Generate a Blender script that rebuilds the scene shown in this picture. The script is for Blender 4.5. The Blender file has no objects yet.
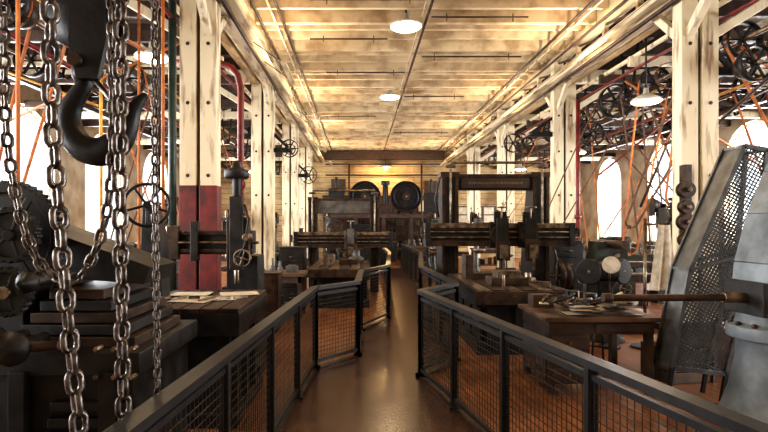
import bpy, math, random
from mathutils import Vector, Matrix
random.seed(7)
F=520.0; CX=360.0; CY=225.0; EYE=1.85
def W(px,py,d): return Vector(((px-CX)/F*d, d, EYE+(CY-py)/F*d))
scene=bpy.context.scene
scene.view_settings.view_transform='Standard'
for lk in ('Medium High Contrast','None'):
    try:
        scene.view_settings.look=lk; break
    except Exception: pass

# ---------------------------------------------------------------- materials
def newmat(name):
    m=bpy.data.materials.new(name); m.use_nodes=True
    nt=m.node_tree; b=nt.nodes['Principled BSDF']; return m,nt,b
def mat(name,c1,c2=None,rough=.5,metal=0,scale=6,bump=.15,detail=6,lo=.35,hi=.65,rvar=.0,spec=.5,stretch=None):
    m,nt,b=newmat(name)
    if c2 is None: c2=tuple(x*.6 for x in c1)
    tc=nt.nodes.new('ShaderNodeTexCoord'); n=nt.nodes.new('ShaderNodeTexNoise')
    n.inputs['Scale'].default_value=scale; n.inputs['Detail'].default_value=detail
    if stretch:
        mp=nt.nodes.new('ShaderNodeMapping'); mp.inputs['Scale'].default_value=stretch
        nt.links.new(tc.outputs['Object'],mp.inputs[0]); nt.links.new(mp.outputs[0],n.inputs['Vector'])
    else: nt.links.new(tc.outputs['Object'],n.inputs['Vector'])
    r=nt.nodes.new('ShaderNodeValToRGB')
    r.color_ramp.elements[0].position=lo; r.color_ramp.elements[1].position=hi
    r.color_ramp.elements[0].color=(*c2,1); r.color_ramp.elements[1].color=(*c1,1)
    nt.links.new(n.outputs['Fac'],r.inputs['Fac']); nt.links.new(r.outputs['Color'],b.inputs['Base Color'])
    b.inputs['Roughness'].default_value=rough; b.inputs['Metallic'].default_value=metal
    b.inputs['Specular IOR Level'].default_value=spec
    if rvar:
        mr=nt.nodes.new('ShaderNodeMapRange'); mr.inputs['To Min'].default_value=max(.05,rough-rvar); mr.inputs['To Max'].default_value=min(1,rough+rvar)
        nt.links.new(n.outputs['Fac'],mr.inputs['Value']); nt.links.new(mr.outputs['Result'],b.inputs['Roughness'])
    if bump:
        bp=nt.nodes.new('ShaderNodeBump'); bp.inputs['Strength'].default_value=bump; bp.inputs['Distance'].default_value=.02
        nt.links.new(n.outputs['Fac'],bp.inputs['Height']); nt.links.new(bp.outputs['Normal'],b.inputs['Normal'])
    return m
def planks(name,c1,c2,cm,rough,axes='XY',length=3.0,row=.14,mortar=.006,dirt=(.25,.2,.15),dscale=1.2,dlo=.35,dhi=.6,gscale=(2,30),spec=.5,df=.8):
    m,nt,b=newmat(name); L=nt.links
    tc=nt.nodes.new('ShaderNodeTexCoord'); sp=nt.nodes.new('ShaderNodeSeparateXYZ'); cb=nt.nodes.new('ShaderNodeCombineXYZ')
    L.new(tc.outputs['Object'],sp.inputs[0]); L.new(sp.outputs[axes[0]],cb.inputs[0]); L.new(sp.outputs[axes[1]],cb.inputs[1])
    br=nt.nodes.new('ShaderNodeTexBrick'); L.new(cb.outputs[0],br.inputs['Vector'])
    br.inputs['Scale'].default_value=1; br.inputs['Brick Width'].default_value=length; br.inputs['Row Height'].default_value=row
    br.inputs['Mortar Size'].default_value=mortar; br.inputs['Color1'].default_value=(*c1,1); br.inputs['Color2'].default_value=(*c2,1); br.inputs['Mortar'].default_value=(*cm,1)
    mp=nt.nodes.new('ShaderNodeMapping'); mp.inputs['Scale'].default_value=(gscale[0],gscale[1],1); L.new(cb.outputs[0],mp.inputs[0])
    g=nt.nodes.new('ShaderNodeTexNoise'); g.inputs['Scale'].default_value=1; g.inputs['Detail'].default_value=5; L.new(mp.outputs[0],g.inputs['Vector'])
    gr=nt.nodes.new('ShaderNodeMapRange'); gr.inputs['From Min'].default_value=.3; gr.inputs['From Max'].default_value=.7; gr.inputs['To Min'].default_value=.6; gr.inputs['To Max'].default_value=1.1; L.new(g.outputs['Fac'],gr.inputs['Value'])
    m1=nt.nodes.new('ShaderNodeMix'); m1.data_type='RGBA'; m1.blend_type='MULTIPLY'; m1.inputs['Factor'].default_value=1
    L.new(br.outputs['Color'],m1.inputs['A']); L.new(gr.outputs['Result'],m1.inputs['B'])
    d=nt.nodes.new('ShaderNodeTexNoise'); d.inputs['Scale'].default_value=dscale; d.inputs['Detail'].default_value=7; L.new(tc.outputs['Object'],d.inputs['Vector'])
    dr=nt.nodes.new('ShaderNodeValToRGB'); dr.color_ramp.elements[0].position=dlo; dr.color_ramp.elements[1].position=dhi
    dr.color_ramp.elements[0].color=(*dirt,1); dr.color_ramp.elements[1].color=(1,1,1,1); L.new(d.outputs['Fac'],dr.inputs['Fac'])
    m2=nt.nodes.new('ShaderNodeMix'); m2.data_type='RGBA'; m2.blend_type='MULTIPLY'; m2.inputs['Factor'].default_value=df
    L.new(m1.outputs['Result'],m2.inputs['A']); L.new(dr.outputs['Color'],m2.inputs['B']); L.new(m2.outputs['Result'],b.inputs['Base Color'])
    b.inputs['Roughness'].default_value=rough; b.inputs['Specular IOR Level'].default_value=spec
    bp=nt.nodes.new('ShaderNodeBump'); bp.inputs['Strength'].default_value=.3; bp.inputs['Distance'].default_value=.01
    L.new(br.outputs['Fac'],bp.inputs['Height']); bp.invert=True; L.new(bp.outputs['Normal'],b.inputs['Normal'])
    return m
def emis(name,c,s):
    m,nt,b=newmat(name); b.inputs['Base Color'].default_value=(*c,1)
    b.inputs['Emission Color'].default_value=(*c,1); b.inputs['Emission Strength'].default_value=s; return m

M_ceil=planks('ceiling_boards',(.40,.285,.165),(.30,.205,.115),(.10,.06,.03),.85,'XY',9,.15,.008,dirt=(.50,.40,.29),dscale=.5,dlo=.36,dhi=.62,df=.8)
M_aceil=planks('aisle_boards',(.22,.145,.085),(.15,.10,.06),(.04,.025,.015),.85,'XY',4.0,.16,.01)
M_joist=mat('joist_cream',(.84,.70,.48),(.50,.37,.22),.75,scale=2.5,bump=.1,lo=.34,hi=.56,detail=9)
M_floor=planks('oak_floor',(.38,.155,.055),(.26,.10,.035),(.04,.02,.01),.36,'YX',2.2,.09,.004,dirt=(.35,.25,.18),dscale=1.5,dlo=.3,dhi=.65)
M_walk=mat('walkway_sheet',(.085,.043,.028),(.045,.024,.017),.24,scale=2.6,bump=.035,detail=10,rvar=.07,lo=.35,hi=.65,spec=.5)
M_wall=mat('limewash_wall',(.52,.43,.30),(.30,.22,.14),.9,scale=1.5,bump=.2,detail=8)
M_farwall=planks('cream_boarding',(.58,.41,.20),(.46,.32,.15),(.12,.07,.03),.8,'XZ',6,.3,.012,dirt=(.3,.2,.1),dscale=.8)
M_cream=mat('cream_paint_chipped',(.74,.64,.45),(.32,.22,.13),.6,scale=3.5,bump=.12,detail=10,lo=.34,hi=.47,stretch=(2.2,2.2,.35))
M_girder=mat('girder_paint',(.66,.54,.35),(.24,.16,.09),.6,scale=3.5,bump=.12,detail=10,lo=.36,hi=.52,stretch=(2,.35,2))
M_red=mat('red_paint',(.17,.014,.010),(.07,.007,.006),.5,scale=5)
M_redpipe=mat('red_pipe_paint',(.24,.028,.022),(.11,.015,.012),.45,scale=8)
M_black=mat('black_iron',(.018,.016,.016),(.007,.006,.006),.45,metal=.2,scale=9,bump=.25,rvar=.12,spec=.4)
M_mach=mat('machine_casting',(.026,.022,.020),(.009,.008,.007),.5,metal=.1,scale=7,bump=.2,rvar=.12,spec=.35)
M_brown=mat('oily_brown_iron',(.070,.038,.022),(.020,.012,.008),.45,metal=.25,scale=8,bump=.2,rvar=.1,spec=.4)
M_steel=mat('worn_steel',(.32,.25,.18),(.09,.065,.045),.36,metal=.85,scale=10,bump=.08,rvar=.1)
M_chain=mat('chain_steel',(.20,.17,.15),(.05,.04,.035),.34,metal=.75,scale=30,bump=.2,rvar=.1)
M_gray=mat('bluegray_paint',(.19,.225,.25),(.08,.095,.105),.42,scale=4,bump=.1,detail=9)
M_gmach=mat('gray_machine_paint',(.13,.12,.105),(.05,.045,.04),.45,scale=5,bump=.1)
M_ggreen=mat('gray_green_machine_paint',(.055,.062,.052),(.022,.025,.021),.45,scale=5,bump=.15,spec=.4)
M_rail=mat('rail_black',(.026,.025,.025),(.016,.015,.015),.36,metal=.0,scale=14,bump=.05,spec=.4)
M_wire=mat('mesh_wire',(.045,.038,.03),(.025,.022,.02),.45,metal=.3,scale=10,bump=0)
M_perf=mat('guard_mesh_metal',(.13,.13,.125),(.06,.058,.055),.42,metal=.4,scale=6,bump=0)
M_belt=mat('leather_belt',(.54,.17,.04),(.28,.08,.016),.6,scale=7,bump=.05)
M_beltd=mat('dark_leather_belt',(.15,.065,.03),(.06,.028,.015),.6,scale=7,bump=.05)
M_yel=mat('yellow_conduit',(.62,.36,.07),(.4,.2,.04),.5,scale=7)
M_pipe=mat('dark_pipe',(.075,.04,.024),(.03,.016,.011),.5,metal=.2,scale=8)
M_wood=mat('bench_wood',(.13,.072,.04),(.05,.027,.016),.5,scale=5,bump=.15)
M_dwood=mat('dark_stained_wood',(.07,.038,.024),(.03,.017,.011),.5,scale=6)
M_paper=mat('paper',(.60,.53,.40),(.42,.35,.25),.8,scale=5,bump=.03)
M_cloth=mat('canvas_cloth',(.62,.55,.44),(.42,.36,.28),.9,scale=12)
M_brass=mat('brass',(.40,.26,.10),(.2,.12,.04),.4,metal=.9,scale=9,bump=.05)
M_sign=mat('sign_plate',(.05,.03,.022),(.03,.02,.015),.4,scale=4,bump=0)
M_letter=mat('sign_letters',(.16,.10,.06),(.11,.07,.04),.5,scale=4,bump=0)
M_enamel=mat('white_enamel',(.72,.69,.60),(.55,.5,.42),.3,scale=6,bump=0)
M_green=mat('dark_green_pipe',(.03,.055,.045),(.015,.03,.025),.4,scale=8)
M_glow=emis('lamp_diffuser',(1,.82,.55),14)
M_bulb=emis('warm_bulb',(1,.62,.26),25)

# ---------------------------------------------------------------- builder
class B:
    def __init__(s,name,M=None,bevel=0):
        s.name=name; s.M=M or Matrix(); s.v=[]; s.f=[]; s.mi=[]; s.sm=[]; s.mats=[]; s.bevel=bevel
    def _m(s,m):
        if m not in s.mats: s.mats.append(m)
        return s.mats.index(m)
    def add(s,vs,fs,m,smooth=False):
        o=len(s.v); i=s._m(m)
        s.v+= [s.M@Vector(p) for p in vs]
        for k,f in enumerate(fs):
            s.f.append([a+o for a in f]); s.mi.append(i); s.sm.append(smooth if isinstance(smooth,bool) else smooth[k])
    def bx(s,x0,x1,y0,y1,z0,z1,m):
        s.add([(x0,y0,z0),(x1,y0,z0),(x1,y1,z0),(x0,y1,z0),(x0,y0,z1),(x1,y0,z1),(x1,y1,z1),(x0,y1,z1)],
              [(0,3,2,1),(4,5,6,7),(0,1,5,4),(1,2,6,5),(2,3,7,6),(3,0,4,7)],m)
    def beam(s,p0,p1,w,h,m,up=(0,0,1)):
        p0=Vector(p0);p1=Vector(p1);t=(p1-p0).normalized();u=Vector(up)
        if abs(t.dot(u))>.98: u=Vector((0,1,0))
        a=t.cross(u).normalized(); b=a.cross(t).normalized(); a*=w/2;b*=h/2
        s.add([p0-a-b,p0+a-b,p0+a+b,p0-a+b,p1-a-b,p1+a-b,p1+a+b,p1-a+b],[(0,1,2,3),(4,7,6,5),(0,4,5,1),(1,5,6,2),(2,6,7,3),(3,7,4,0)],m)
    def frame(s,t):
        t=Vector(t).normalized(); u=Vector((0,0,1)) if abs(t.z)<.9 else Vector((1,0,0))
        a=t.cross(u).normalized(); return t,a,a.cross(t).normalized()*-1
    def rev(s,c,ax,prof,m,seg=20):
        c=Vector(c); t,a,b=s.frame(ax); vs=[];fs=[];sm=[]
        n=len(prof)
        for r,h in prof:
            for k in range(seg):
                an=2*math.pi*k/seg; vs.append(c+t*h+(a*math.cos(an)+b*math.sin(an))*max(r,1e-4))
        for i in range(n-1):
            for k in range(seg):
                k2=(k+1)%seg; fs.append((i*seg+k,i*seg+k2,(i+1)*seg+k2,(i+1)*seg+k)); sm.append(True)
        fs.append(tuple(range(seg))[::-1]); sm.append(False)
        fs.append(tuple((n-1)*seg+k for k in range(seg))); sm.append(False)
        s.add(vs,fs,m,sm)
    def cyl(s,p0,p1,r,m,seg=14,r2=None):
        p0=Vector(p0);p1=Vector(p1)
        if (p1-p0).length<1e-5: return
        s.rev(p0,p1-p0,[(r,0),(r if r2 is None else r2,(p1-p0).length)],m,seg)
    def tube(s,pts,r,m,seg=8,closed=False):
        pts=[Vector(p) for p in pts]; n=len(pts); vs=[];fs=[]
        rs=r if isinstance(r,(list,tuple)) else [r]*n
        prev=None
        for i,p in enumerate(pts):
            if closed: t=(pts[(i+1)%n]-pts[i-1]).normalized()
            else: t=(pts[min(i+1,n-1)]-pts[max(i-1,0)]).normalized()
            if prev is None:
                u=Vector((0,0,1)) if abs(t.z)<.9 else Vector((1,0,0)); a=t.cross(u).normalized()
            else: a=(prev-t*prev.dot(t)).normalized()
            prev=a; b=t.cross(a)
            for k in range(seg):
                an=2*math.pi*k/seg; vs.append(p+(a*math.cos(an)+b*math.sin(an))*rs[i])
        for i in range(n if closed else n-1):
            j=(i+1)%n
            for k in range(seg):
                k2=(k+1)%seg; fs.append((i*seg+k,i*seg+k2,j*seg+k2,j*seg+k))
        sm=[True]*len(fs)
        if not closed:
            fs.append(tuple(range(seg))[::-1]); fs.append(tuple((n-1)*seg+k for k in range(seg))); sm+=[False,False]
        s.add(vs,fs,m,sm)
    def ring(s,c,ax,R,r,m,n=28,seg=8):
        c=Vector(c); t,a,b=s.frame(ax)
        s.tube([c+(a*math.cos(2*math.pi*k/n)+b*math.sin(2*math.pi*k/n))*R for k in range(n)],r,m,seg,True)
    def wheel(s,c,ax,R,r,m,spokes=5,hub=None,n=28):
        c=Vector(c); t,a,b=s.frame(ax); hub=hub or R*.18
        s.ring(c,ax,R,r,m,n)
        s.cyl(c-t*r*1.8,c+t*r*1.8,hub,m)
        for k in range(spokes):
            an=2*math.pi*k/spokes+.3; d=a*math.cos(an)+b*math.sin(an)
            s.cyl(c+d*hub*.8,c+d*R,r*.75,m,8)
    def pulley(s,c,ax,R,w,m,spokes=6,n=30,mh=None):
        c=Vector(c); t,a,b=s.frame(ax); vs=[];fs=[];th=max(.012,R*.06)
        for (rr,h) in ((R,-w/2),(R*1.02,0),(R,w/2),(R-th,w/2),(R-th,-w/2)):
            for k in range(n):
                an=2*math.pi*k/n; vs.append(c+t*h+(a*math.cos(an)+b*math.sin(an))*rr)
        sm=[]
        for i in range(5):
            j=(i+1)%5
            for k in range(n):
                k2=(k+1)%n; fs.append((i*n+k,i*n+k2,j*n+k2,j*n+k)); sm.append(i in(0,1,3))
        s.add(vs,fs,m,sm)
        s.cyl(c-t*w*.5,c+t*w*.5,R*.17,mh or m)
        for k in range(spokes):
            an=2*math.pi*k/spokes; d=a*math.cos(an)+b*math.sin(an)
            s.beam(c+d*R*.12,c+d*(R-th*.5),R*.11,w*.25,m,up=t)
    def gear(s,c,ax,R,w,m,teeth=40,depth=None,spokes=5,web=False):
        c=Vector(c); t,a,b=s.frame(ax); depth=depth or R*.07; vs=[];fs=[]; ri=R*.78
        n=teeth*4
        for h in(-w/2,w/2):
            for k in range(n):
                an=2*math.pi*k/n; rr=R if k%4 in(0,1) else R-depth
                vs.append(c+t*h+(a*math.cos(an)+b*math.sin(an))*rr)
            for k in range(n):
                an=2*math.pi*k/n; vs.append(c+t*h+(a*math.cos(an)+b*math.sin(an))*ri)
        for k in range(n):
            k2=(k+1)%n
            fs+=[(k,k2,2*n+k2,2*n+k),(k,n+k,n+k2,k2),(2*n+k,2*n+k2,3*n+k2,3*n+k),(n+k,3*n+k,3*n+k2,n+k2)]
        s.add(vs,fs,m)
        s.cyl(c-t*w*.7,c+t*w*.7,R*.2,m)
        if web: s.cyl(c-t*w*.2,c+t*w*.2,ri*1.01,m,40)
        for k in range(spokes):
            an=2*math.pi*k/spokes; d=a*math.cos(an)+b*math.sin(an)
            s.beam(c+d*R*.15,c+d*ri*1.02,R*.13,w*.5,m,up=t)
    def prism(s,pts,off,m):
        off=Vector(off); n=len(pts); vs=[Vector(p) for p in pts]+[Vector(p)+off for p in pts]
        fs=[tuple(range(n))[::-1],tuple(range(n,2*n))]+[(k,(k+1)%n,n+(k+1)%n,n+k) for k in range(n)]
        s.add(vs,fs,m)
    def chain(s,pts,L,w,r,m):
        pts=[Vector(p) for p in pts]; pitch=L-2.2*r
        out=[pts[0]]; need=pitch
        for i in range(len(pts)-1):
            a,b=pts[i],pts[i+1]; d=(b-a).length; pos=0
            while d-pos>=need:
                pos+=need; out.append(a.lerp(b,pos/d)); need=pitch
            need-=d-pos
        for i in range(len(out)-1):
            c=(out[i]+out[i+1])/2; t=(out[i+1]-out[i]).normalized()
            ref=Vector((.35,1,0)) if abs(t.y)<.9 else Vector((1,0,0))
            a=t.cross(ref).normalized(); b=t.cross(a).normalized()
            sd=(a+b*.35).normalized() if i%2 else (b-a*.35).normalized()
            hl=L/2-w/2; P=[]
            for k in range(7):
                an=-math.pi/2+math.pi*k/6; P.append(c+t*(hl+math.cos(an)*(w/2-r))+sd*math.sin(an)*(w/2-r))
            for k in range(7):
                an=math.pi/2+math.pi*k/6; P.append(c+t*(-hl+math.cos(an)*(w/2-r))+sd*math.sin(an)*(w/2-r))
            s.tube(P,r,m,7,True)
    def done(s):
        me=bpy.data.meshes.new(s.name); me.from_pydata([tuple(p) for p in s.v],[],s.f)
        for m in s.mats: me.materials.append(m)
        me.polygons.foreach_set('material_index',s.mi); me.polygons.foreach_set('use_smooth',s.sm)
        me.validate(); me.update()
        o=bpy.data.objects.new(s.name,me); scene.collection.objects.link(o)
        if s.v:
            xs=[p.x for p in s.v]; ys=[p.y for p in s.v]; zs=[p.z for p in s.v]
            c=Vector(((min(xs)+max(xs))/2,(min(ys)+max(ys))/2,min(zs)))
            if not s.name.startswith(('wall','floor','ceiling','walkway')):
                me.transform(Matrix.Translation(-c)); o.location=c
        if s.bevel:
            md=o.modifiers.new('bevel','BEVEL'); md.width=s.bevel; md.segments=2; md.limit_method='ANGLE'; md.angle_limit=math.radians(62)
        return o
def TR(x,y,z=0,rz=0): return Matrix.Translation((x,y,z))@Matrix.Rotation(math.radians(rz),4,'Z')

# ---------------------------------------------------------------- room shell
XL,XR,Y0,Y1,H=-9.3,12.2,-3.0,29.0,6.25
XA,XB=-2.3,5.0
b=B('floor'); b.bx(XL-.4,XR+.4,Y0-.3,Y1+.3,-.15,0,M_floor); b.done()
b=B('ceiling')
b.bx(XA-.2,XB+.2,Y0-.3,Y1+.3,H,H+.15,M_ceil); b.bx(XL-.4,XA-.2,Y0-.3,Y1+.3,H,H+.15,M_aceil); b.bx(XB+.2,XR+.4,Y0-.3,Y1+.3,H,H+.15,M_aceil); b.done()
b=B('ceiling_joists')
y=Y0+.5;k=0
while y<Y1-.1:
    dz=.18 if k%3 else .26; wd=.045 if k%3 else .06
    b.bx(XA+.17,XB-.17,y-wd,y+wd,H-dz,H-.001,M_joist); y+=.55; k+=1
y=Y0+.5
while y<Y1-.1:
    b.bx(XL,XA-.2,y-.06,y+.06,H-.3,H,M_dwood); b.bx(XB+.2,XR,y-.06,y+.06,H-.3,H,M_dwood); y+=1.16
b.done()
def side_wall(name,X,th,centers,hw,zs):
    b=B(name); z0=1.15; ys=Y0
    x0,x1=sorted((X,X+th))
    for c in centers:
        b.bx(x0,x1,ys,c-hw,0,H,M_wall); b.bx(x0,x1,c-hw,c+hw,0,z0,M_wall)
        b.bx(x0-.04 if th>0 else x0,x1 if th>0 else x1+.04,c-hw-.05,c+hw+.05,z0-.07,z0,M_cream)
        n=16
        for k in range(n):
            a0=math.pi*k/n;a1=math.pi*(k+1)/n
            ya,za=c-hw*math.cos(a0),zs+hw*math.sin(a0); yb,zb=c-hw*math.cos(a1),zs+hw*math.sin(a1)
            b.prism([(x0,ya,za),(x0,yb,zb),(x0,yb,H),(x0,ya,H)],(x1-x0,0,0),M_wall)
        ys=c+hw
    b.bx(x0,x1,ys,Y1,0,H,M_wall); b.done()
RC=[2.25+4.65*i for i in range(0,6)]
LC=[.45+4.65*i for i in range(0,6)]
HWR,ZSR,HWL,ZSL=1.2,3.9,1.45,3.75
side_wall('wall_right',XR,.35,RC,HWR,ZSR); side_wall('wall_left',XL,-.35,LC,HWL,ZSL)
b=B('wall_far'); b.bx(XL-.4,XR+.4,Y1,Y1+.3,0,H,M_farwall); b.done()
b=B('wall_rear'); b.bx(XL-.4,XR+.4,Y0-.3,Y0,0,H,M_wall); b.done()
wi=0
for X,cs,sg,hw,zs in((XR,RC,1,HWR,ZSR),(XL,LC,-1,HWL,ZSL)):
    for c in cs:
        wi+=1; b=B('window_%d'%wi); xx=X+sg*.18
        pts=[(xx,c-hw+.02,1.17)]+[(xx,c-(hw-.02)*math.cos(math.pi*k/14),zs+(hw-.02)*math.sin(math.pi*k/14)) for k in range(15)]+[(xx,c+hw-.02,1.17)]
        b.tube(pts,.035,M_enamel,6); b.bx(xx-.04,xx+.04,c-hw,c+hw,1.15,1.22,M_enamel)
        for k in range(-1,2):
            yy=c+k*.55; top=zs+math.sqrt(max(0,hw*hw-(k*.55)**2)); b.bx(xx-.01,xx+.01,yy-.008,yy+.008,1.2,top,M_enamel)
        z=1.9
        while z<zs+hw-.1:
            w=hw if z<zs else math.sqrt(max(0,hw*hw-(z-zs)**2)); b.bx(xx-.01,xx+.01,c-w,c+w,z-.007,z+.007,M_enamel); z+=.8
        b.done()
        ld=bpy.data.lights.new('window_daylight','AREA'); ld.shape='RECTANGLE'; ld.size=4.2; ld.size_y=hw*2+.3; ld.energy=1050; ld.color=(.95,.97,1)
        lo=bpy.data.objects.new('window_daylight',ld); scene.collection.objects.link(lo); lo.location=(X+sg*.6,c,3.15)
        lo.rotation_euler=(0,math.radians(90*sg),0)
w=bpy.data.worlds.new('World'); scene.world=w; w.use_nodes=True
w.node_tree.nodes['Background'].inputs[0].default_value=(.88,.94,1,1); w.node_tree.nodes['Background'].inputs[1].default_value=2.0

# columns & girders
CYS=[2.8,8.0,13.2,18.4,23.6]
for X,sg in((XA,-1),(XB,1)):
    for cy in CYS:
        b=B('timber_column',bevel=.012)
        xs=(X,X+.31*sg)
        for xx in xs: b.bx(xx-.125,xx+.125,cy-.125,cy+.125,0.0,H-.005,M_cream)
        lo_,hi_=min(xs),max(xs)
        b.bx(lo_+.1,hi_-.1,cy-.06,cy+.06,.0,H-.01,M_dwood)
        b.bx(lo_-.16,hi_+.16,cy-.16,cy+.16,0,.35,M_dwood)
        if sg<0 and cy==8.0:
            for xx in xs: b.bx(xx-.135,xx+.135,cy-.135,cy+.135,.35,2.45,M_red)
        for z in(2.6,3.7,4.6):
            for xx in xs: b.cyl((xx,cy-.14,z),(xx,cy-.12,z),.03,M_pipe,8)
        b.beam((X,cy-.1,4.75),(X,cy-.8,5.38),.11,.13,M_cream); b.beam((X,cy+.1,4.75),(X,cy+.8,5.38),.11,.13,M_cream)
        b.beam((X+.31*sg,cy,4.7),(X+sg*1.6,cy,5.5),.12,.14,M_cream)
        b.done()
    b=B('crane_girder',bevel=.01)
    ye=Y1-.02
    b.bx(X-.13,X+.13,Y0+.02,ye,5.35,5.66,M_girder); b.bx(X-.16,X+.16,Y0+.02,ye,5.95,6.24,M_girder)
    b.bx(X-sg*.24-.04,X-sg*.24+.04,Y0+.02,ye,5.46,5.52,M_pipe)
    b.bx(min(X-sg*.34,X),max(X-sg*.34,X),Y0+.02,ye,5.38,5.46,M_girder)
    b.bx(X+sg*.32-.1,X+sg*.32+.1,Y0+.02,ye,5.4,5.6,M_girder)
    y=Y0+.6
    while y<Y1-1.3:
        b.beam((X,y,5.66),(X,y,5.96),.1,.1,M_girder)
        b.beam((X,y,5.68),(X,y+1.3,5.94),.04,.05,M_pipe); y+=1.3
    b.done()
    b=B('overhead_pipework'); ya,yb=Y0+.1,Y1-.6
    for dx,z,r,m in((-.2,5.27,.04,M_pipe),(-.42,5.72,.028,M_pipe),(-.6,5.93,.022,M_cream),(-.75,5.93,.03,M_pipe),(.55,5.0,.03,M_redpipe),(.62,5.3,.045,M_cream),(1.4,5.85,.05,M_pipe),(2.6,5.3,.035,M_yel),(2.0,5.35,.06,M_enamel),(3.1,4.8,.05,M_redpipe)):
        b.tube([(X+sg*dx,ya,z),(X+sg*dx,yb,z)],r,m)
    b.done()
b=B('ceiling_conduit')
b.tube([(1.32,Y0+.1,5.93),(1.32,Y1-.6,5.93)],.03,M_pipe); b.tube([(1.22,Y0+.1,5.95),(1.22,Y1-.6,5.95)],.014,M_cream)
for i,y in enumerate((5.6,8.4,9.4,10.2,11.4,12.6,13.9,16.5,19.5,23)):
    x0,x1=((-1.1,.6),(1.5,3.9),(-.9,1.2),(1.4,3.3))[i%4]
    b.tube([(x0,y,5.93),(x1,y,5.93)],.018,M_pipe)
    for x in(x0+.3,x1-.3): b.cyl((x,y,5.93),(x,y,6.0),.012,M_pipe,6); b.cyl((x,y,5.84),(x,y,5.93),.016,M_brass,6)
b.done()
for X0,X1,sg in((XL,XA-.5,-1),(XB+.5,XR,1)):
    b=B('aisle_tie_beams',bevel=.01)
    for cy in CYS:
        b.bx(X0,X1,cy-.12,cy+.12,5.45,5.75,M_cream)
        b.bx(X0,X1,cy+1.2,cy+1.3,5.1,5.3,M_dwood); b.bx(X0,X1,cy+2.6,cy+2.7,5.1,5.3,M_cream); b.bx(X0,X1,cy+3.9,cy+4.0,5.1,5.3,M_dwood)
        for q in(.33,.66):
            xm=X0+(X1-X0)*q; b.beam((xm,cy,5.75),(xm+.5,cy,5.94),.1,.1,M_cream); b.cyl((xm,cy+1.25,5.2),(xm,cy+1.25,6.2),.02,M_pipe,6)
    for q in(.3,.7):
        xm=X0+(X1-X0)*q; b.bx(xm-.07,xm+.07,Y0,Y1,4.95,5.1,M_dwood)
    b.done()

# ---------------------------------------------------------------- lamps
def lamp(x,y,z,R,e,top=H-.02):
    b=B('pendant_ceiling_lamp')
    b.rev((x,y,z),(0,0,1),[(R,0),(R*1.03,.02),(R*.9,.06),(R*.5,.12),(R*.2,.16),(R*.16,.26)],M_enamel,28)
    b.rev((x,y,z-.045),(0,0,1),[(R*.5,0),(R*.85,.02),(R*.95,.044)],M_glow,28)
    b.cyl((x,y,z+.2),(x,y,top),.018,M_black,8); b.done()
    ld=bpy.data.lights.new('lamp_light','SPOT'); ld.energy=e; ld.color=(1,.72,.42); ld.spot_size=math.radians(165); ld.spot_blend=.6; ld.shadow_soft_size=R*.8
    o=bpy.data.objects.new('lamp_light',ld); scene.collection.objects.link(o); o.location=(x,y,z-.1)
lamp(.93,10.5,5.85,.32,340); lamp(.94,16.3,5.85,.32,340); lamp(.9,4.2,5.85,.32,290)
for (x,y,z) in((-3.4,8.5,4.58),(-4.9,17,4.4),(-3.6,3.5,4.9),(5.5,10,4.22),(7.1,17,4.2),(7.1,23,4.3),(6.8,4,4.8),(-4.9,24,4.3)): lamp(x,y,z,.27,150)
b=B('wall_lamp'); p=Vector((1.4,28.3,4.95))
b.rev(p,(0,0,1),[(.05,-.1),(.1,-.03),(.08,.04),(.03,.08)],M_bulb,14); b.rev(p+Vector((0,0,.03)),(0,0,1),[(.3,0),(.2,.08),(.06,.12)],M_enamel,20)
b.tube([p+Vector((0,0,.1)),p+Vector((0,0,.4)),p+Vector((0,.35,.5)),p+Vector((0,.7,.5))],.02,M_black); b.done()
ld=bpy.data.lights.new('wall_lamp_light','POINT'); ld.energy=210; ld.color=(1,.60,.24); ld.shadow_soft_size=.12
o=bpy.data.objects.new('wall_lamp_light',ld); scene.collection.objects.link(o); o.location=(1.4,27.9,4.75)
for X,sg in((XA,1),(XB,-1)):
    for cy in(1.0,5.4,10.6,15.8,21,26):
        xx=X+sg*.85
        b=B('added_fill_housing'); b.bx(xx-.05,xx+.05,cy-.8,cy+.8,4.9,4.94,M_girder)  # invented housing bar for the added ceiling fill light
        for yy in(cy-.6,cy+.6): b.cyl((xx,yy,4.94),(xx-sg*.6,yy,5.37),.01,M_black,6)
        b.done()
        ld=bpy.data.lights.new('uplight','AREA'); ld.shape='RECTANGLE'; ld.size=.1; ld.size_y=1.5; ld.energy=60; ld.color=(1,.79,.54)  # added warm fill aimed upward to brighten the ceiling boards
        o=bpy.data.objects.new('uplight',ld); scene.collection.objects.link(o); o.location=(xx,cy,4.96); o.rotation_euler=(math.pi,0,0)

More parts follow.
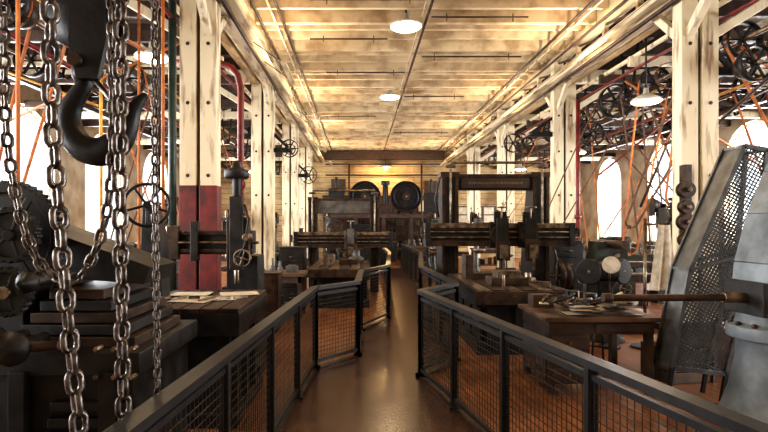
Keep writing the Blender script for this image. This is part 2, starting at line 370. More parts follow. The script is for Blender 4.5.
# ---------------------------------------------------------------- walkway & railings
LP=[(-1.0,.9),(-.57,6.6),(-.03,7.25),(.02,9.0),(.55,10.2),(.85,15.0),(.85,22)]
RP=[(1.76,.9),(.73,6.24),(1.3,7.05),(1.17,10.0),(1.75,15.0),(1.75,22)]
b=B('walkway')
poly=[(-1.1,-2.8)]+[(x+.03,y) for x,y in LP]+[(x-.03,y) for x,y in RP[::-1]]+[(2.3,-2.8)]
b.prism([(x,y,.003) for x,y in poly][::-1],(0,0,.022),M_walk)
for Pn in(LP,RP):
    for i in range(len(Pn)-1): b.beam((*Pn[i],.03),(*Pn[i+1],.03),.07,.03,M_brown)
b.done()
def railing(P,nseg):
    b=B('mesh_guard_railing',bevel=0)
    for i in range(len(P)-1):
        p=Vector((*P[i],0));q=Vector((*P[i+1],0)); L=(q-p).length; n=nseg[i]
        d=(q-p)/L
        z=Vector((0,0,1))
        b.beam(p+z*1.05,q+z*1.05,.10,.045,M_rail); b.beam(p+z*.97,q+z*.97,.035,.035,M_rail); b.beam(p+z*.12,q+z*.12,.035,.04,M_rail)
        for k in range(n+1):
            c=p+d*(L*k/n)
            b.bx(c.x-.03,c.x+.03,c.y-.03,c.y+.03,.03,1.03,M_rail); b.bx(c.x-.06,c.x+.06,c.y-.06,c.y+.06,.025,.055,M_rail)
            if k<n:
                for sdd in(.045,L/n-.045): e=c+d*sdd; b.beam(e+z*.12,e+z*.97,.018,.018,M_rail)
        st=.055; k=1
        while k*st<L: e=p+d*k*st; b.beam(e+z*.13,e+z*.96,.0045,.0045,M_wire); k+=1
        k=1
        while .12+k*st<.95: b.beam(p+z*(.12+k*st),q+z*(.12+k*st),.0045,.0045,M_wire); k+=1
    b.done()
railing(LP,[5,1,2,1,4,5]); railing(RP,[5,1,3,4,5])

# ---------------------------------------------------------------- planer
def planer(xc,yu,half,ztop,zr,table,heads=((-.12),(.42)),color=M_mach,sign=False,uw=.28,arch=.34,drive=True,acol=None,hcol=None):
    b=B('planing_machine',bevel=.008); acol=acol or color; hcol=hcol or M_mach
    tx0,tx1,ty0,ty1,tz=table
    b.bx(tx0+.12,tx1-.12,ty0+.25,ty1+.9,.18,tz-.22,color)
    b.bx(tx0+.04,tx1-.04,ty0+.2,ty1+.95,0,.18,color); b.bx(tx0+.04,tx1-.04,ty0+.2,ty1+.95,tz-.28,tz-.18,color)
    yy=ty0+.25
    while yy<ty1+.9:
        for x in(tx0+.09,tx1-.17): b.bx(x,x+.08,yy,yy+.09,.1,tz-.2,color)
        yy+=.62
    for x in(tx0+.2,(tx0+tx1)/2-.05,tx1-.3): b.bx(x,x+.1,ty0+.21,ty0+.27,.1,tz-.2,color)
    b.bx(tx0,tx1,ty0,ty1,tz-.18,tz-.03,color)
    n=6; wS=(tx1-tx0)/n
    for k in range(n): b.bx(tx0+k*wS+.018,tx0+(k+1)*wS-.018,ty0,ty1,tz-.03,tz,M_brown if k%2 else M_steel)
    b.bx(tx0-.03,tx1+.03,ty0-.05,ty0,tz-.2,tz-.02,M_brown)
    for sg in(-1,1):
        x=xc+sg*half
        b.prism([(x-uw/2,yu,0),(x-uw/2,yu,ztop-.08),(x-uw/2,yu+.35,ztop-.08),(x-uw/2,yu+1.0,0)],(uw,0,0),color)
        for dx in(-uw*.42,uw*.42): b.bx(x+dx-.03,x+dx+.03,yu-.04,yu+.01,.7,ztop-.1,M_brown)
        b.bx(x-uw/2-.03,x+uw/2+.03,yu-.03,yu+.4,ztop-.1,ztop,M_brown)
        b.cyl((x,yu-.09,zr),(x,yu-.09,ztop+.05),.022,M_steel,10)
        b.gear((x,yu-.09,ztop+.1),(0,0,1),.1,.05,M_brown,18)
        b.cyl((x-sg*.18,yu+.1,.65),(x+sg*.3,yu+.1,.65),.035,M_steel)
    b.cyl((xc-half,yu-.09,ztop+.17),(xc+half,yu-.09,ztop+.17),.025,M_steel)
    b.bx(xc-half,xc+half,yu+.02,yu+.3,ztop-arch,ztop-.05,acol); b.bx(xc-half,xc+half,yu,yu+.02,ztop-.1,ztop-.04,M_brown)
    if sign:
        b.bx(xc-half+.22,xc+half-.22,yu-.02,yu+.02,ztop-.31,ztop-.12,M_sign)
        x=xc-half+.36
        while x<xc+half-.34:
            w=random.uniform(.02,.05); b.bx(x,x+w,yu-.024,yu-.018,ztop-.235,ztop-.195,M_letter); x+=w+.018
    L=half+uw/2+.32
    b.bx(xc-L,xc+L,yu-.28,yu-.06,zr-.2,zr+.2,M_brown)
    for dz in(.17,-.17): b.bx(xc-L,xc+L,yu-.33,yu-.28,zr+dz-.045,zr+dz+.045,M_steel if dz>0 else M_brown)
    b.bx(xc-L,xc+L,yu-.3,yu-.28,zr-.09,zr+.09,M_black)
    for dz in(.05,-.05): b.cyl((xc-L-.12,yu-.34,zr+dz),(xc+L+.12,yu-.34,zr+dz),.018,M_steel,10)
    for sg in(-1,1):
        b.bx(xc+sg*L-.05,xc+sg*L+.05,yu-.38,yu-.05,zr-.22,zr+.22,M_mach)
        b.gear((xc+sg*(L+.1),yu-.34,zr+.05),(1,0,0),.09,.03,M_brown,20)
    b.tube([(xc+L+.12,yu-.34,zr-.05),(xc+L+.18,yu-.34,zr-.05),(xc+L+.18,yu-.34,zr-.25),(xc+L+.28,yu-.34,zr-.25)],.013,M_steel,6)
    for q in heads:
        x=xc+half*q*1.6
        b.bx(x-.17,x+.17,yu-.42,yu-.33,zr-.24,zr+.24,hcol)
        b.cyl((x,yu-.42,zr),(x,yu-.5,zr),.17,M_brown,24)
        b.bx(x-.09,x+.09,yu-.6,yu-.5,zr-.38,zr+.3,hcol)
        b.bx(x-.12,x+.12,yu-.68,yu-.6,zr-.46,zr-.08,M_brown)
        b.bx(x-.07,x+.07,yu-.75,yu-.68,zr-.42,zr-.18,M_steel)
        b.bx(x-.02,x+.02,yu-.73,yu-.69,zr-.62,zr-.4,M_steel)
        b.cyl((x,yu-.56,zr+.3),(x,yu-.56,zr+.52),.016,M_steel,8)
        b.wheel((x,yu-.56,zr+.5),(0,0,1),.09,.012,M_steel,4,n=18)
        b.bx(x-.11,x+.11,yu-.5,yu-.42,zr+.2,zr+.42,M_mach)
    if drive:
        x=xc+half+uw/2+.45
        b.cyl((xc+half,yu+.7,.8),(x+.3,yu+.7,.8),.035,M_steel)
        for k,R in enumerate((.34,.28)): b.pulley((x+k*.15,yu+.7,.8),(1,0,0),R,.11,M_brown)
        b.bx(x+.25,x+.35,yu+.55,yu+.85,0,.9,color)
    return b
b=planer(2.6,10.0,.87,2.87,1.67,(1.62,2.92,7.2,9.7,.95),(-.02,.36),M_mach,True,.30)
b.bx(1.95,2.5,7.7,8.1,.95,1.06,M_brown); b.bx(2.05,2.4,7.75,8.05,1.06,1.16,M_steel); b.cyl((2.1,7.6,.95),(2.1,7.6,1.12),.02,M_steel)
b.bx(2.6,2.75,7.5,7.6,.95,1.03,M_steel); b.rev((2.68,8.3,.95),(0,0,1),[(.12,0),(.12,.06),(.05,.07),(.05,.14)],M_steel)
b.prism([(1.75,8.6,.95),(2.2,8.6,.95),(2.2,8.6,1.05),(1.87,8.6,1.05),(1.87,8.6,1.35),(1.75,8.6,1.35)],(0,.35,0),M_brown)
b.tube([(3.7,9.9,.4),(3.75,9.9,1.2),(3.68,9.9,1.45)],.02,M_steel); b.rev((3.68,9.9,1.45),(0,0,1),[(.02,0),(.035,.03),(.02,.06)],M_black,10)
b.tube([(1.5,9.9,2.0),(1.42,9.8,2.35),(1.5,9.8,2.7)],.02,M_black)
b.done()
b=planer(-.45,14.3,.85,2.62,1.45,(-1.15,.25,11.4,14.0,.9),(.15,),M_mach,False,.22,arch=.45,drive=False,acol=M_gmach,hcol=M_gmach)
b.bx(-.9,-.6,12.2,12.7,.9,1.15,M_steel); b.bx(-.5,-.05,12.5,12.9,.9,1.02,M_brown)
b.rev((-.1,13.6,.9),(0,0,1),[(.2,0),(.2,.1),(.1,.14),(.1,.3),(.14,.32)],M_gmach)
b.done()

# ---------------------------------------------------------------- generic machines
def belt(name,p0,R0,p1,R1,w,m):
    b=B(name); p0=Vector(p0);p1=Vector(p1); t=(p1-p0).normalized(); n=t.cross(Vector((0,1,0))).normalized()
    for s in(-1,1): b.beam(p0+n*s*R0,p1+n*s*R1,w,.012,m,up=n)
    for P,R,dr in((p0,R0,-1),(p1,R1,1)):
        pts=[P+n*R*math.cos(a)+t*dr*R*math.sin(a) for a in [math.pi*k/10 for k in range(11)]]
        for k in range(10): b.beam(pts[k],pts[k+1],w,.012,m,up=n)
    b.done()
CC=[M_mach,M_ggreen,M_mach,M_gmach,M_ggreen]; cnt=[0]
def nc(): cnt[0]+=1; return CC[cnt[0]%5]
def lathe(x,y,L=2.4,rz=90,name='metal_lathe'):
    b=B(name,TR(x,y,0,rz),bevel=.006); C=nc()
    for xx in(-L/2+.2,L/2-.35): 
        b.prism([(xx-.16,-.28,0),(xx-.08,-.2,.68),(xx-.08,.2,.68),(xx-.16,.28,0)],(.35,0,0),C)
    b.bx(-L/2,L/2,-.19,.19,.68,.9,C)
    for yy in(-.17,.11): b.bx(-L/2,L/2,yy,yy+.06,.9,.93,M_steel)
    b.prism([(-L/2,-.2,.93),(-L/2,.2,.93),(-L/2,.14,1.12),(-L/2,-.14,1.12)],(.6,0,0),C)
    for xx in(-L/2+.02,-L/2+.5): b.bx(xx,xx+.08,-.13,.13,1.1,1.28,C)
    for k,R in enumerate((.17,.14,.11,.08)): b.cyl((-L/2+.1+k*.09,0,1.19),(-L/2+.19+k*.09,0,1.19),R,M_brown,20)
    b.cyl((-L/2-.1,0,1.19),(-L/2+.7,0,1.19),.04,M_steel); b.cyl((-L/2+.64,0,1.19),(-L/2+.74,0,1.19),.15,M_steel,22)
    b.gear((-L/2-.04,0,1.19),(1,0,0),.1,.04,M_brown,20); b.gear((-L/2-.04,-.05,.98),(1,0,0),.13,.04,M_brown,26)
    b.bx(L/2-.4,L/2-.12,-.12,.12,.93,1.1,C); b.cyl((L/2-.5,0,1.19),(L/2-.05,0,1.19),.07,M_brown); b.wheel((L/2,0,1.19),(1,0,0),.1,.012,M_steel,4,n=18)
    b.bx(-.15,.2,-.26,.26,.93,.98,M_mach); b.bx(-.12,.17,-.3,-.22,.62,.95,M_mach); b.bx(-.05,.1,-.12,.12,.98,1.1,M_steel); b.wheel((0,-.33,.78),(0,1,0),.1,.012,M_steel,4,n=18)
    b.cyl((-L/2+.1,-.24,.76),(L/2-.1,-.24,.76),.016,M_steel,8); b.done()
def drill(x,y,rz=0,s=1.0,name='drill_press'):
    b=B(name,TR(x,y,0,rz)@Matrix.Scale(s,4),bevel=.006); C=nc()
    b.bx(-.3,.3,-.55,.3,0,.1,C); b.rev((0,.1,.1),(0,0,1),[(.17,0),(.13,.08),(.085,.14),(.085,1.95)],C)
    b.bx(-.08,.08,-.32,.1,.82,.94,C); b.rev((0,-.36,.94),(0,0,1),[(.1,-.12),(.24,-.03),(.24,.03)],M_steel,28)
    b.prism([(-.08,.2,1.6),(-.08,-.38,1.75),(-.08,-.42,2.05),(-.08,.1,2.1),(-.08,.2,2.0)],(.16,0,0),C)
    b.cyl((0,-.36,1.25),(0,-.36,2.3),.03,M_steel); b.cyl((0,-.36,1.38),(0,-.36,1.75),.055,M_brown); b.cyl((0,-.36,1.12),(0,-.36,1.26),.035,M_steel,10,.02)
    for k in range(4):
        a=k*math.pi/2+.5; b.cyl((.13,-.3,1.78),(.13,-.3+.26*math.cos(a),1.78+.26*math.sin(a)),.012,M_steel,6)
    b.cyl((.05,-.3,1.78),(.17,-.3,1.78),.04,M_brown)
    for k,R in enumerate((.2,.16,.12)): b.cyl((-.14+k*.08,.32,2.15),(-.07+k*.08,.32,2.15),R,M_brown,22)
    b.bx(-.16,-.14,.1,.4,1.9,2.2,M_mach); b.bx(.1,.12,.1,.4,1.9,2.2,M_mach); b.gear((0,-.36,2.1),(0,0,1),.12,.05,M_brown,22); b.done()
def mill(x,y,rz=0,name='milling_machine'):
    b=B(name,TR(x,y,0,rz),bevel=.008); C=nc()
    b.bx(-.4,.4,-.7,.45,0,.14,C); b.prism([(-.26,-.12,.14),(-.26,-.05,1.55),(-.26,.3,1.55),(-.26,.42,.14)],(.52,0,0),C)
    b.bx(-.2,.2,-.55,-.08,.62,.85,C); b.cyl((0,-.4,.14),(0,-.4,.62),.05,M_steel)
    b.bx(-.6,.6,-.5,-.15,.85,.97,M_brown)
    for k in range(3): b.bx(-.6,.6,-.49+k*.115,-.41+k*.115,.97,.99,M_steel)
    b.wheel((-.66,-.32,.91),(1,0,0),.11,.013,M_steel,4); b.wheel((0,-.6,.74),(0,1,0),.1,.012,M_steel,4)
    b.cyl((0,-.6,1.5),(0,.35,1.5),.075,M_brown); b.cyl((0,-.55,1.25),(0,.5,1.25),.035,M_steel); b.bx(-.05,.05,-.58,-.5,1.2,1.58,M_mach); b.cyl((0,-.32,1.25),(0,-.24,1.25),.09,M_steel,20)
    for k,R in enumerate((.22,.18,.14)): b.cyl((0,.42+k*.08,1.25),(0,.5+k*.08,1.25),R,M_brown,22)
    b.done()
def bench(x0,x1,y0,y1,z,name='workbench',items=True):
    b=B(name,bevel=.006)
    b.bx(x0,x1,y0,y1,z-.07,z,M_wood)
    for x in(x0+.05,x1-.13):
        for yy in(y0+.04,y1-.12): b.bx(x,x+.08,yy,yy+.08,0,z-.07,M_dwood)
    b.bx(x0+.05,x1-.05,y0+.06,y1-.06,.2,.24,M_dwood); b.bx(x0+.05,x1-.05,y0+.04,y0+.07,z-.2,z-.07,M_dwood)
    if items:
        x=x0+.1
        while x<x1-.2:
            w=random.uniform(.08,.28);d=random.uniform(.1,.25);h=random.uniform(.08,.4);yy=random.uniform(y0+.08,y1-.35)
            m=random.choice([M_steel,M_brown,M_mach,M_wood,M_gmach])
            if random.random()<.5:
                b.bx(x,x+w,yy,yy+d,z,z+h*.7,m); b.bx(x+w*.15,x+w*.85,yy+d*.15,yy+d*.85,z+h*.7,z+h*.85,m)
            else: b.rev((x+w/2,yy+d/2,z),(0,0,1),[(w/2,0),(w/2,h*.4),(w*.2,h*.5),(w*.2,h)],m)
            b.bx(x+w*.2,x+w*.8,y0+.3,y0+.5,.24,.24+h*.8,random.choice([M_wood,M_mach,M_brown]))
            x+=w+random.uniform(.03,.10)
    b.done()
def cabinet(x0,x1,y0,y1,h,m=M_mach):
    b=B('tool_cabinet',bevel=.006); b.bx(x0,x1,y0,y1,.06,h,m); b.bx(x0+.04,x1-.04,y0+.04,y1-.04,0,.06,M_black); b.bx(x0-.02,x1+.02,y0-.02,y1+.02,h,h+.03,m)
    n=max(2,int(h/.3)); 
    for k in range(n):
        z=.1+k*(h-.14)/n; b.bx(x0+.03,x1-.03,y0-.015,y0,z,z+(h-.14)/n-.03,m); b.cyl(((x0+x1)/2-.06,y0-.04,z+.13),((x0+x1)/2+.06,y0-.04,z+.13),.01,M_steel,6)
    b.done()
def crate(x,y,w,d,h,rz=0):
    b=B('wooden_crate',TR(x,y,0,rz),bevel=.003)
    n=max(2,int(h/.12))
    for k in range(n):
        z=k*h/n
        for s in(-1,1): b.bx(-w/2,w/2,s*d/2-.01,s*d/2+.01,z+.006,z+h/n-.006,M_wood); b.bx(s*w/2-.01,s*w/2+.01,-d/2,d/2,z+.006,z+h/n-.006,M_wood)
    for sx in(-1,1):
        for sy in(-1,1): b.bx(sx*w/2-.03,sx*w/2+.03,sy*d/2-.03,sy*d/2+.03,0,h,M_dwood)
    b.bx(-w/2,w/2,-d/2,d/2,.0,.03,M_wood); b.rev((0,0,.03),(0,0,1),[(w*.3,0),(w*.3,h*.8),(w*.1,h*1.1)],M_brown,14); b.done()
def stool(x,y):
    b=B('shop_stool'); b.cyl((x,y,.6),(x,y,.64),.17,M_wood,22)
    for k in range(4):
        a=k*math.pi/2+.78; b.cyl((x+.12*math.cos(a),y+.12*math.sin(a),.6),(x+.2*math.cos(a),y+.2*math.sin(a),0),.014,M_black,8)
    b.ring((x,y,.25),(0,0,1),.17,.01,M_black,20,6); b.done()

def shaft(X,z,ys,y0=-2,y1=28,q=.78):
    b=B('overhead_line_shaft',bevel=0)
    b.cyl((X,y0,z),(X,y1,z),.035,M_steel,12)
    y=y0+.6
    while y<y1:
        for s in(-1,1): b.beam((X+s*.2,y,H-.33),(X+s*.07,y,z-.02),.05,.035,M_black,up=(0,1,0))
        b.beam((X-.09,y,z-.06),(X+.09,y,z-.06),.05,.05,M_black)
        b.cyl((X,y-.1,z),(X,y+.1,z),.065,M_black); b.bx(X-.27,X+.27,y-.05,y+.05,H-.35,H-.3,M_black); y+=2.6
    for (yy,R,w) in ys: b.pulley((X,yy,z),(0,1,0),R*q,w,M_black if R>.3 else M_brown,6)
    b.done()
shaft(-4.3,4.55,[(4.2,.3,.16),(6.3,.4,.15),(6.6,.25,.15),(9.6,.42,.18),(11.2,.3,.15),(14.5,.45,.2),(15.5,.3,.15),(19,.4,.2),(22,.35,.2)])
shaft(-6.7,5.2,[(5.2,.35,.16),(7.3,.4,.15),(10.6,.42,.18),(13.5,.45,.2),(18,.4,.2)])
shaft(6.0,4.75,[(6.5,.32,.16),(8.15,.36,.14),(8.9,.46,.18),(9.3,.3,.16),(10.6,.4,.16),(11.5,.3,.14),(12.2,.5,.2),(13.2,.3,.15),(14.4,.36,.15),(16.1,.45,.2),(18.9,.4,.18),(22,.45,.2)])
shaft(8.6,4.85,[(6.6,.4,.15),(7.8,.36,.16),(9.0,.3,.14),(10.1,.42,.18),(11.5,.45,.15),(13,.4,.2),(15.4,.46,.2),(17.6,.35,.15),(20,.4,.2)])
shaft(10.4,5.2,[(9.5,.4,.15),(12.6,.45,.18),(14.6,.4,.18),(17,.45,.2)])
for (x,y,z,R,cyy,cx_) in((4.3,14.6,4.15,.26,13.2,5.0),(-1.75,12.9,3.75,.22,13.2,-2.3),(5.75,7.55,4.2,.26,8.0,5.31),(-1.8,18.2,3.6,.3,18.4,-2.3),(5.75,12.9,4.1,.3,13.2,5.31)):
    b=B('countershaft_pulley_bracket')
    b.cyl((x,min(y,cyy)-.1,z),(x,max(y,cyy)+.1,z),.03,M_steel); b.pulley((x,y,z),(0,1,0),R,.12,M_black,6); b.pulley((x,(y+cyy)/2,z),(0,1,0),R*.6,.1,M_brown,5)
    b.beam((x,cyy,z),(cx_,cyy,z),.08,.12,M_black); b.beam((x,cyy,z),(cx_,cyy,z+.5),.05,.07,M_black); b.done()
for args in((4.6,9.6,0),(6.2,12.6,0),(4.3,12.1,0),(-3.4,9.9,0),(-3.4,15,0),(9.7,12,0),(-6.8,12,0),(2.9,17.2,0),(-.5,20,0)): mill(*args)
for args in((6.6,8.2),(8.8,8.6),(7.3,11.6),(6.4,15.2),(8.9,15.8),(-5.2,8.2),(-5.4,12.4),(-3.2,18.5),(6.6,19.5),(-6.8,16.5),(10.6,18),(-.9,17.6)): lathe(*args)
for args in((5.6,8.8,180,1.1),(6.0,17.6,0),(-4.25,11.6,0,1.1),(-3.1,12.4,0,.95),(8.0,13.7,0,1.1),(4.5,16.4,0),(4.3,19.2,0),(-2.8,16.8,0),(10.4,10.0,0,1.1),(2.9,20.5,0)): drill(*args)
for i,(px,pz) in enumerate(((6.6,7.2),(7.3,10.6),(6.4,14.2),(8.9,14.8),(-5.2,7.2),(-5.4,11.4),(-3.2,17.5),(6.6,18.5))):
    tx=6.0 if px<7.5 else 8.6
    if px<0: tx=-4.3
    belt('leather_drive_belt',(tx,pz,4.75 if tx==6 else (4.85 if tx==8.6 else 4.55)),.27,(px,pz,1.19),.16,.06,M_belt if i%2==0 else M_beltd)
for (p0,R0,p1,R1,m) in (((6.0,8.9,4.75),.36,(4.65,8.9,1.9),.1,M_beltd),((6.0,12.2,4.75),.39,(4.25,12.2,1.4),.2,M_beltd),((6.0,9.3,4.75),.23,(5.62,9.3,2.35),.15,M_belt),
    ((8.6,10.1,4.85),.33,(6.0,10.1,4.75),.25,M_beltd),((6.0,16.1,4.75),.35,(4.5,16.1,2.2),.15,M_belt),
    ((-4.3,9.6,4.55),.33,(-3.4,9.6,1.4),.2,M_belt),((-4.3,6.3,4.55),.31,(-6.7,6.3,5.2),.25,M_belt),((-4.3,14.5,4.55),.35,(-3.4,14.5,1.3),.2,M_beltd),
    ((6,8.15,4.75),.28,(7.0,8.15,2.6),.15,M_belt),((6,10.6,4.75),.31,(5.5,10.6,1.4),.15,M_belt),((6,11.5,4.75),.23,(6.3,11.5,1.3),.12,M_beltd),((8.6,9,4.85),.23,(8.8,9,1.3),.12,M_belt),
    ((8.6,11.5,4.85),.35,(9.7,11.5,1.3),.2,M_belt),((8.6,13,4.85),.31,(6.2,13,1.4),.2,M_belt),((10.4,9.5,5.2),.31,(8.6,9.5,4.85),.25,M_belt),((6.0,13.2,4.75),.23,(8.0,13.2,2.4),.15,M_beltd)):
    belt('leather_drive_belt',p0,R0,p1,R1,.06,m)
bench(-2.1,-1.1,10.2,11.0,.9); bench(4.6,6.2,21,21.8,.9); bench(-5.2,-3.2,21,21.8,.9); bench(9,11,21,21.8,.9); bench(-8.8,-7.6,8,11.5,.9); bench(10.6,11.8,13,16,.9)
cabinet(-1.9,-1.3,12.2,12.7,1.3); cabinet(4.0,4.6,10.7,11.1,1.5); cabinet(5.2,5.9,15.0,15.5,1.6); cabinet(-2.9,-2.3,20.5,21,1.7); cabinet(-2.0,-1.4,8.9,9.3,1.0,M_brown)
crate(3.85,6.3,.55,.45,.4,10); crate(4.6,6.7,.5,.5,.55,-12); crate(-3.3,7.0,.5,.5,.5,8); stool(3.2,7.0); crate(5.4,6.4,.6,.5,.35); stool(5.0,5.9); crate(3.55,13.2,.5,.5,.5)

# ---------------------------------------------------------------- far end
b=B('flywheel_drive_stand',bevel=.01)
b.bx(-1.9,4.2,26.2,27.6,2.2,2.4,M_dwood)
for x in(-1.8,-.2,1.2,2.6,4.1): b.bx(x-.08,x+.08,26.3,26.5,0,2.2,M_dwood); b.bx(x-.08,x+.08,27.3,27.5,0,2.2,M_dwood)
for x in(.25,2.35):
    b.pulley((x,26.6,3.3),(0,1,0),.80,.26,M_black,8,40); b.cyl((x,26.6,3.3),(x,26.66,3.3),.78,M_black,40)
    b.ring((x,26.46,3.3),(0,1,0),.62,.04,M_black); b.cyl((x,26.4,3.3),(x,26.5,3.3),.2,M_brown,20)
    for s in(-1,1): b.beam((x+s*.35,27.15,2.4),(x,27.15,3.3),.12,.14,M_black)
    b.cyl((x,26.3,3.3),(x,27.3,3.3),.06,M_steel)
b.bx(1.0,1.6,26.4,26.9,2.4,2.9,M_brown); b.cyl((1.3,26.6,2.9),(1.3,26.6,3.9),.14,M_black); b.cyl((1.3,26.6,3.9),(1.3,26.6,4.1),.22,M_black)
b.bx(-1.6,-.8,26.4,27,2.4,3.7,M_mach); b.bx(3.3,4.0,26.5,27,2.4,3.5,M_mach); b.bx(-.7,-.4,26.4,27,2.4,3.2,M_brown)
b.cyl((-1.2,26.6,3.7),(-1.2,26.6,4.3),.08,M_mach); b.cyl((3.65,26.7,3.5),(3.65,26.7,4.2),.06,M_mach)
b.bx(-.6,.9,26.0,26.3,0,1.9,M_mach); b.bx(1.4,1.8,26.0,26.3,0,1.5,M_mach); b.done()
b=B('storage_shelving',bevel=.004)
for z in(.15,.7,1.25,1.8): b.bx(-1.4,3.6,27.7,28.3,z,z+.04,M_dwood)
for x in(-1.4,.2,1.9,3.56): b.bx(x,x+.05,27.7,28.3,0,2.1,M_dwood)
for z in(.19,.74,1.29,1.84):
    x=-1.3
    while x<3.4:
        w=random.uniform(.12,.4); b.bx(x,x+w,27.8,28.2,z,z+random.uniform(.12,.36),random.choice([M_brown,M_mach,M_mach,M_wood,M_steel,M_red])); x+=w+.06
b.done()
bench(1.9,3.3,23.2,24,.9); cabinet(.0,.7,24.4,24.9,1.6); cabinet(-1.6,-.7,24.2,24.8,1.9,M_brown); drill(2.9,22.2,0,1.0); cabinet(3.5,4.2,24.5,25,2.0,M_brown); drill(-1.4,22.6,0,1.05)
b=B('notice_board',bevel=0); b.bx(5.4,7.6,28.95,28.999,1.9,2.9,M_dwood)
for i in range(3):
    for j in range(2): b.bx(5.5+i*.7,6.05+i*.7,28.94,28.95,2.0+j*.45,2.38+j*.45,M_paper)
b.done()
b=B('dark_wainscot_boards',bevel=.01)
x=XA+.25
while x<XB-.4: b.bx(x,x+.26,28.9,28.99,0,3.4,M_dwood); x+=.28
b.bx(XA+.2,XB-.2,28.86,28.99,3.4,3.5,M_brown)
for x in (-1.6,3.6): b.bx(x-.35,x+.35,28.84,28.9,2.6,3.2,M_cream if x>0 else M_brown)
b.done()
b=B('wall_pipe_run',bevel=0)
for z,m in((4.6,M_brown),(5.2,M_pipe)): b.tube([(XA+.4,28.7,z),(XB-.4,28.7,z)],.04,m)
for x in(-.6,3.4): b.tube([(x,28.7,0),(x,28.7,5.2)],.05,M_pipe)
b.bx(XA+.36,XB-.36,28.5,28.98,5.45,5.9,M_dwood); b.bx(3.6,4.3,28.8,28.98,3.6,4.3,M_dwood); b.bx(-1.6,-.8,28.8,28.98,3.6,4.4,M_dwood); b.done()

# ---------------------------------------------------------------- right foreground
b=B('wooden_work_desk',bevel=.006)
b.bx(2.0,3.25,5.6,6.6,.80,.85,M_wood); b.bx(2.05,3.2,5.65,6.55,.66,.8,M_dwood)
b.bx(2.05,2.5,5.65,6.5,.12,.66,M_dwood)
for z in(.15,.33,.5): b.bx(2.08,2.47,5.63,5.65,z,z+.14,M_dwood); b.cyl((2.27,5.6,z+.07),(2.27,5.63,z+.07),.018,M_brass,10)
b.bx(2.56,3.15,5.63,5.65,.69,.78,M_dwood)
for x in(2.05,3.12):
    for y in(5.66,6.46): b.bx(x,x+.08,y,y+.08,0,.66,M_dwood)
b.done()
b=B('hand_tools_and_papers',bevel=0)
for i in range(20):
    x=random.uniform(2.08,2.95);y=random.uniform(5.7,6.2);a=random.uniform(-.6,.6)
    d=Vector((math.cos(a),math.sin(a),0)); 
    b.beam(Vector((x,y,.856+i*.005)),Vector((x,y,.856+i*.005))+d*random.uniform(.15,.28),random.uniform(.12,.22),.004,M_paper if i%2 else (M_steel if i%3 else M_brown))
for i in range(44):
    x=random.uniform(2.1,2.98);y=random.uniform(5.72,6.2);a=random.uniform(-1.2,1.2); d=Vector((math.cos(a),math.sin(a),0))
    b.beam(Vector((x,y,.965)),Vector((x,y,.965+random.uniform(-.02,.09)))+d*random.uniform(.12,.26),.024,.02,random.choice([M_steel,M_wood,M_brown,M_mach,M_paper]))
b.rev((3.1,6.2,.85),(0,0,1),[(.07,0),(.08,.02),(.06,.14),(.03,.16)],M_brown); b.bx(2.1,2.35,6.3,6.5,.85,1.0,M_dwood)
b.rev((2.85,6.42,.85),(0,0,1),[(.06,0),(.07,.12),(.07,.16)],M_mach); b.bx(2.95,3.15,6.35,6.5,.85,.95,M_red)
b.cyl((2.9,5.9,.98),(3.15,5.95,.98),.05,M_cloth)
b.done()
b=B('bench_vise',bevel=.004); b.bx(2.5,2.7,6.3,6.52,.85,.9,M_mach); b.bx(2.53,2.67,6.32,6.42,.9,1.05,M_mach); b.bx(2.53,2.67,6.22,6.27,.93,1.05,M_mach); b.cyl((2.6,6.18,.97),(2.6,6.4,.97),.018,M_steel); b.cyl((2.6,6.18,.87),(2.6,6.18,1.07),.008,M_steel,6); b.done()
b=B('horizontal_boring_machine',bevel=.008)
cx,cy=3.80,4.75
b.rev((cx,cy,0),(0,0,1),[(.50,0),(.50,.06),(.44,.10),(.36,.35),(.31,.62),(.30,.80),(.38,.82),(.38,.93),(.31,.95),(.29,1.10)],M_gray,40)
for k in range(14):
    a=2*math.pi*k/14; b.cyl((cx+.345*math.cos(a),cy+.345*math.sin(a),.93),(cx+.345*math.cos(a),cy+.345*math.sin(a),.97),.022,M_brown,6)
    b.cyl((cx+.47*math.cos(a),cy+.47*math.sin(a),.06),(cx+.47*math.cos(a),cy+.47*math.sin(a),.1),.02,M_brown,6)
pr=[(cx-.24,1.10),(cx-.20,1.5),(cx-.08,1.95),(cx+.08,2.35),(cx+.25,2.75),(cx+.75,2.95),(cx+.75,1.10)]
b.prism([(x,cy-.18,z) for x,z in pr],(0,.36,0),M_gray)
for i in range(4): 
    a=pr[i];c=pr[i+1]; b.beam((a[0],cy,a[1]),(c[0],cy,c[1]),.44,.06,M_gray,up=(1,0,0))
b.bx(cx-.3,cx+.3,cy-.24,cy+.25,1.04,1.34,M_mach)
p=W(606,298,4.7); q=Vector((cx+.3,cy,p.z)); b.cyl(p,q,.032,M_brown,14); b.cyl(p+Vector((-.03,0,0)),p+Vector((.05,0,0)),.045,M_brown,14)
b.cyl(Vector((3.3,4.73,p.z)),Vector((3.55,4.73,p.z)),.05,M_steel,14)
b.cyl((cx-.1,cy-.25,1.17),(cx-.1,cy-.36,1.17),.05,M_steel)
b.done()
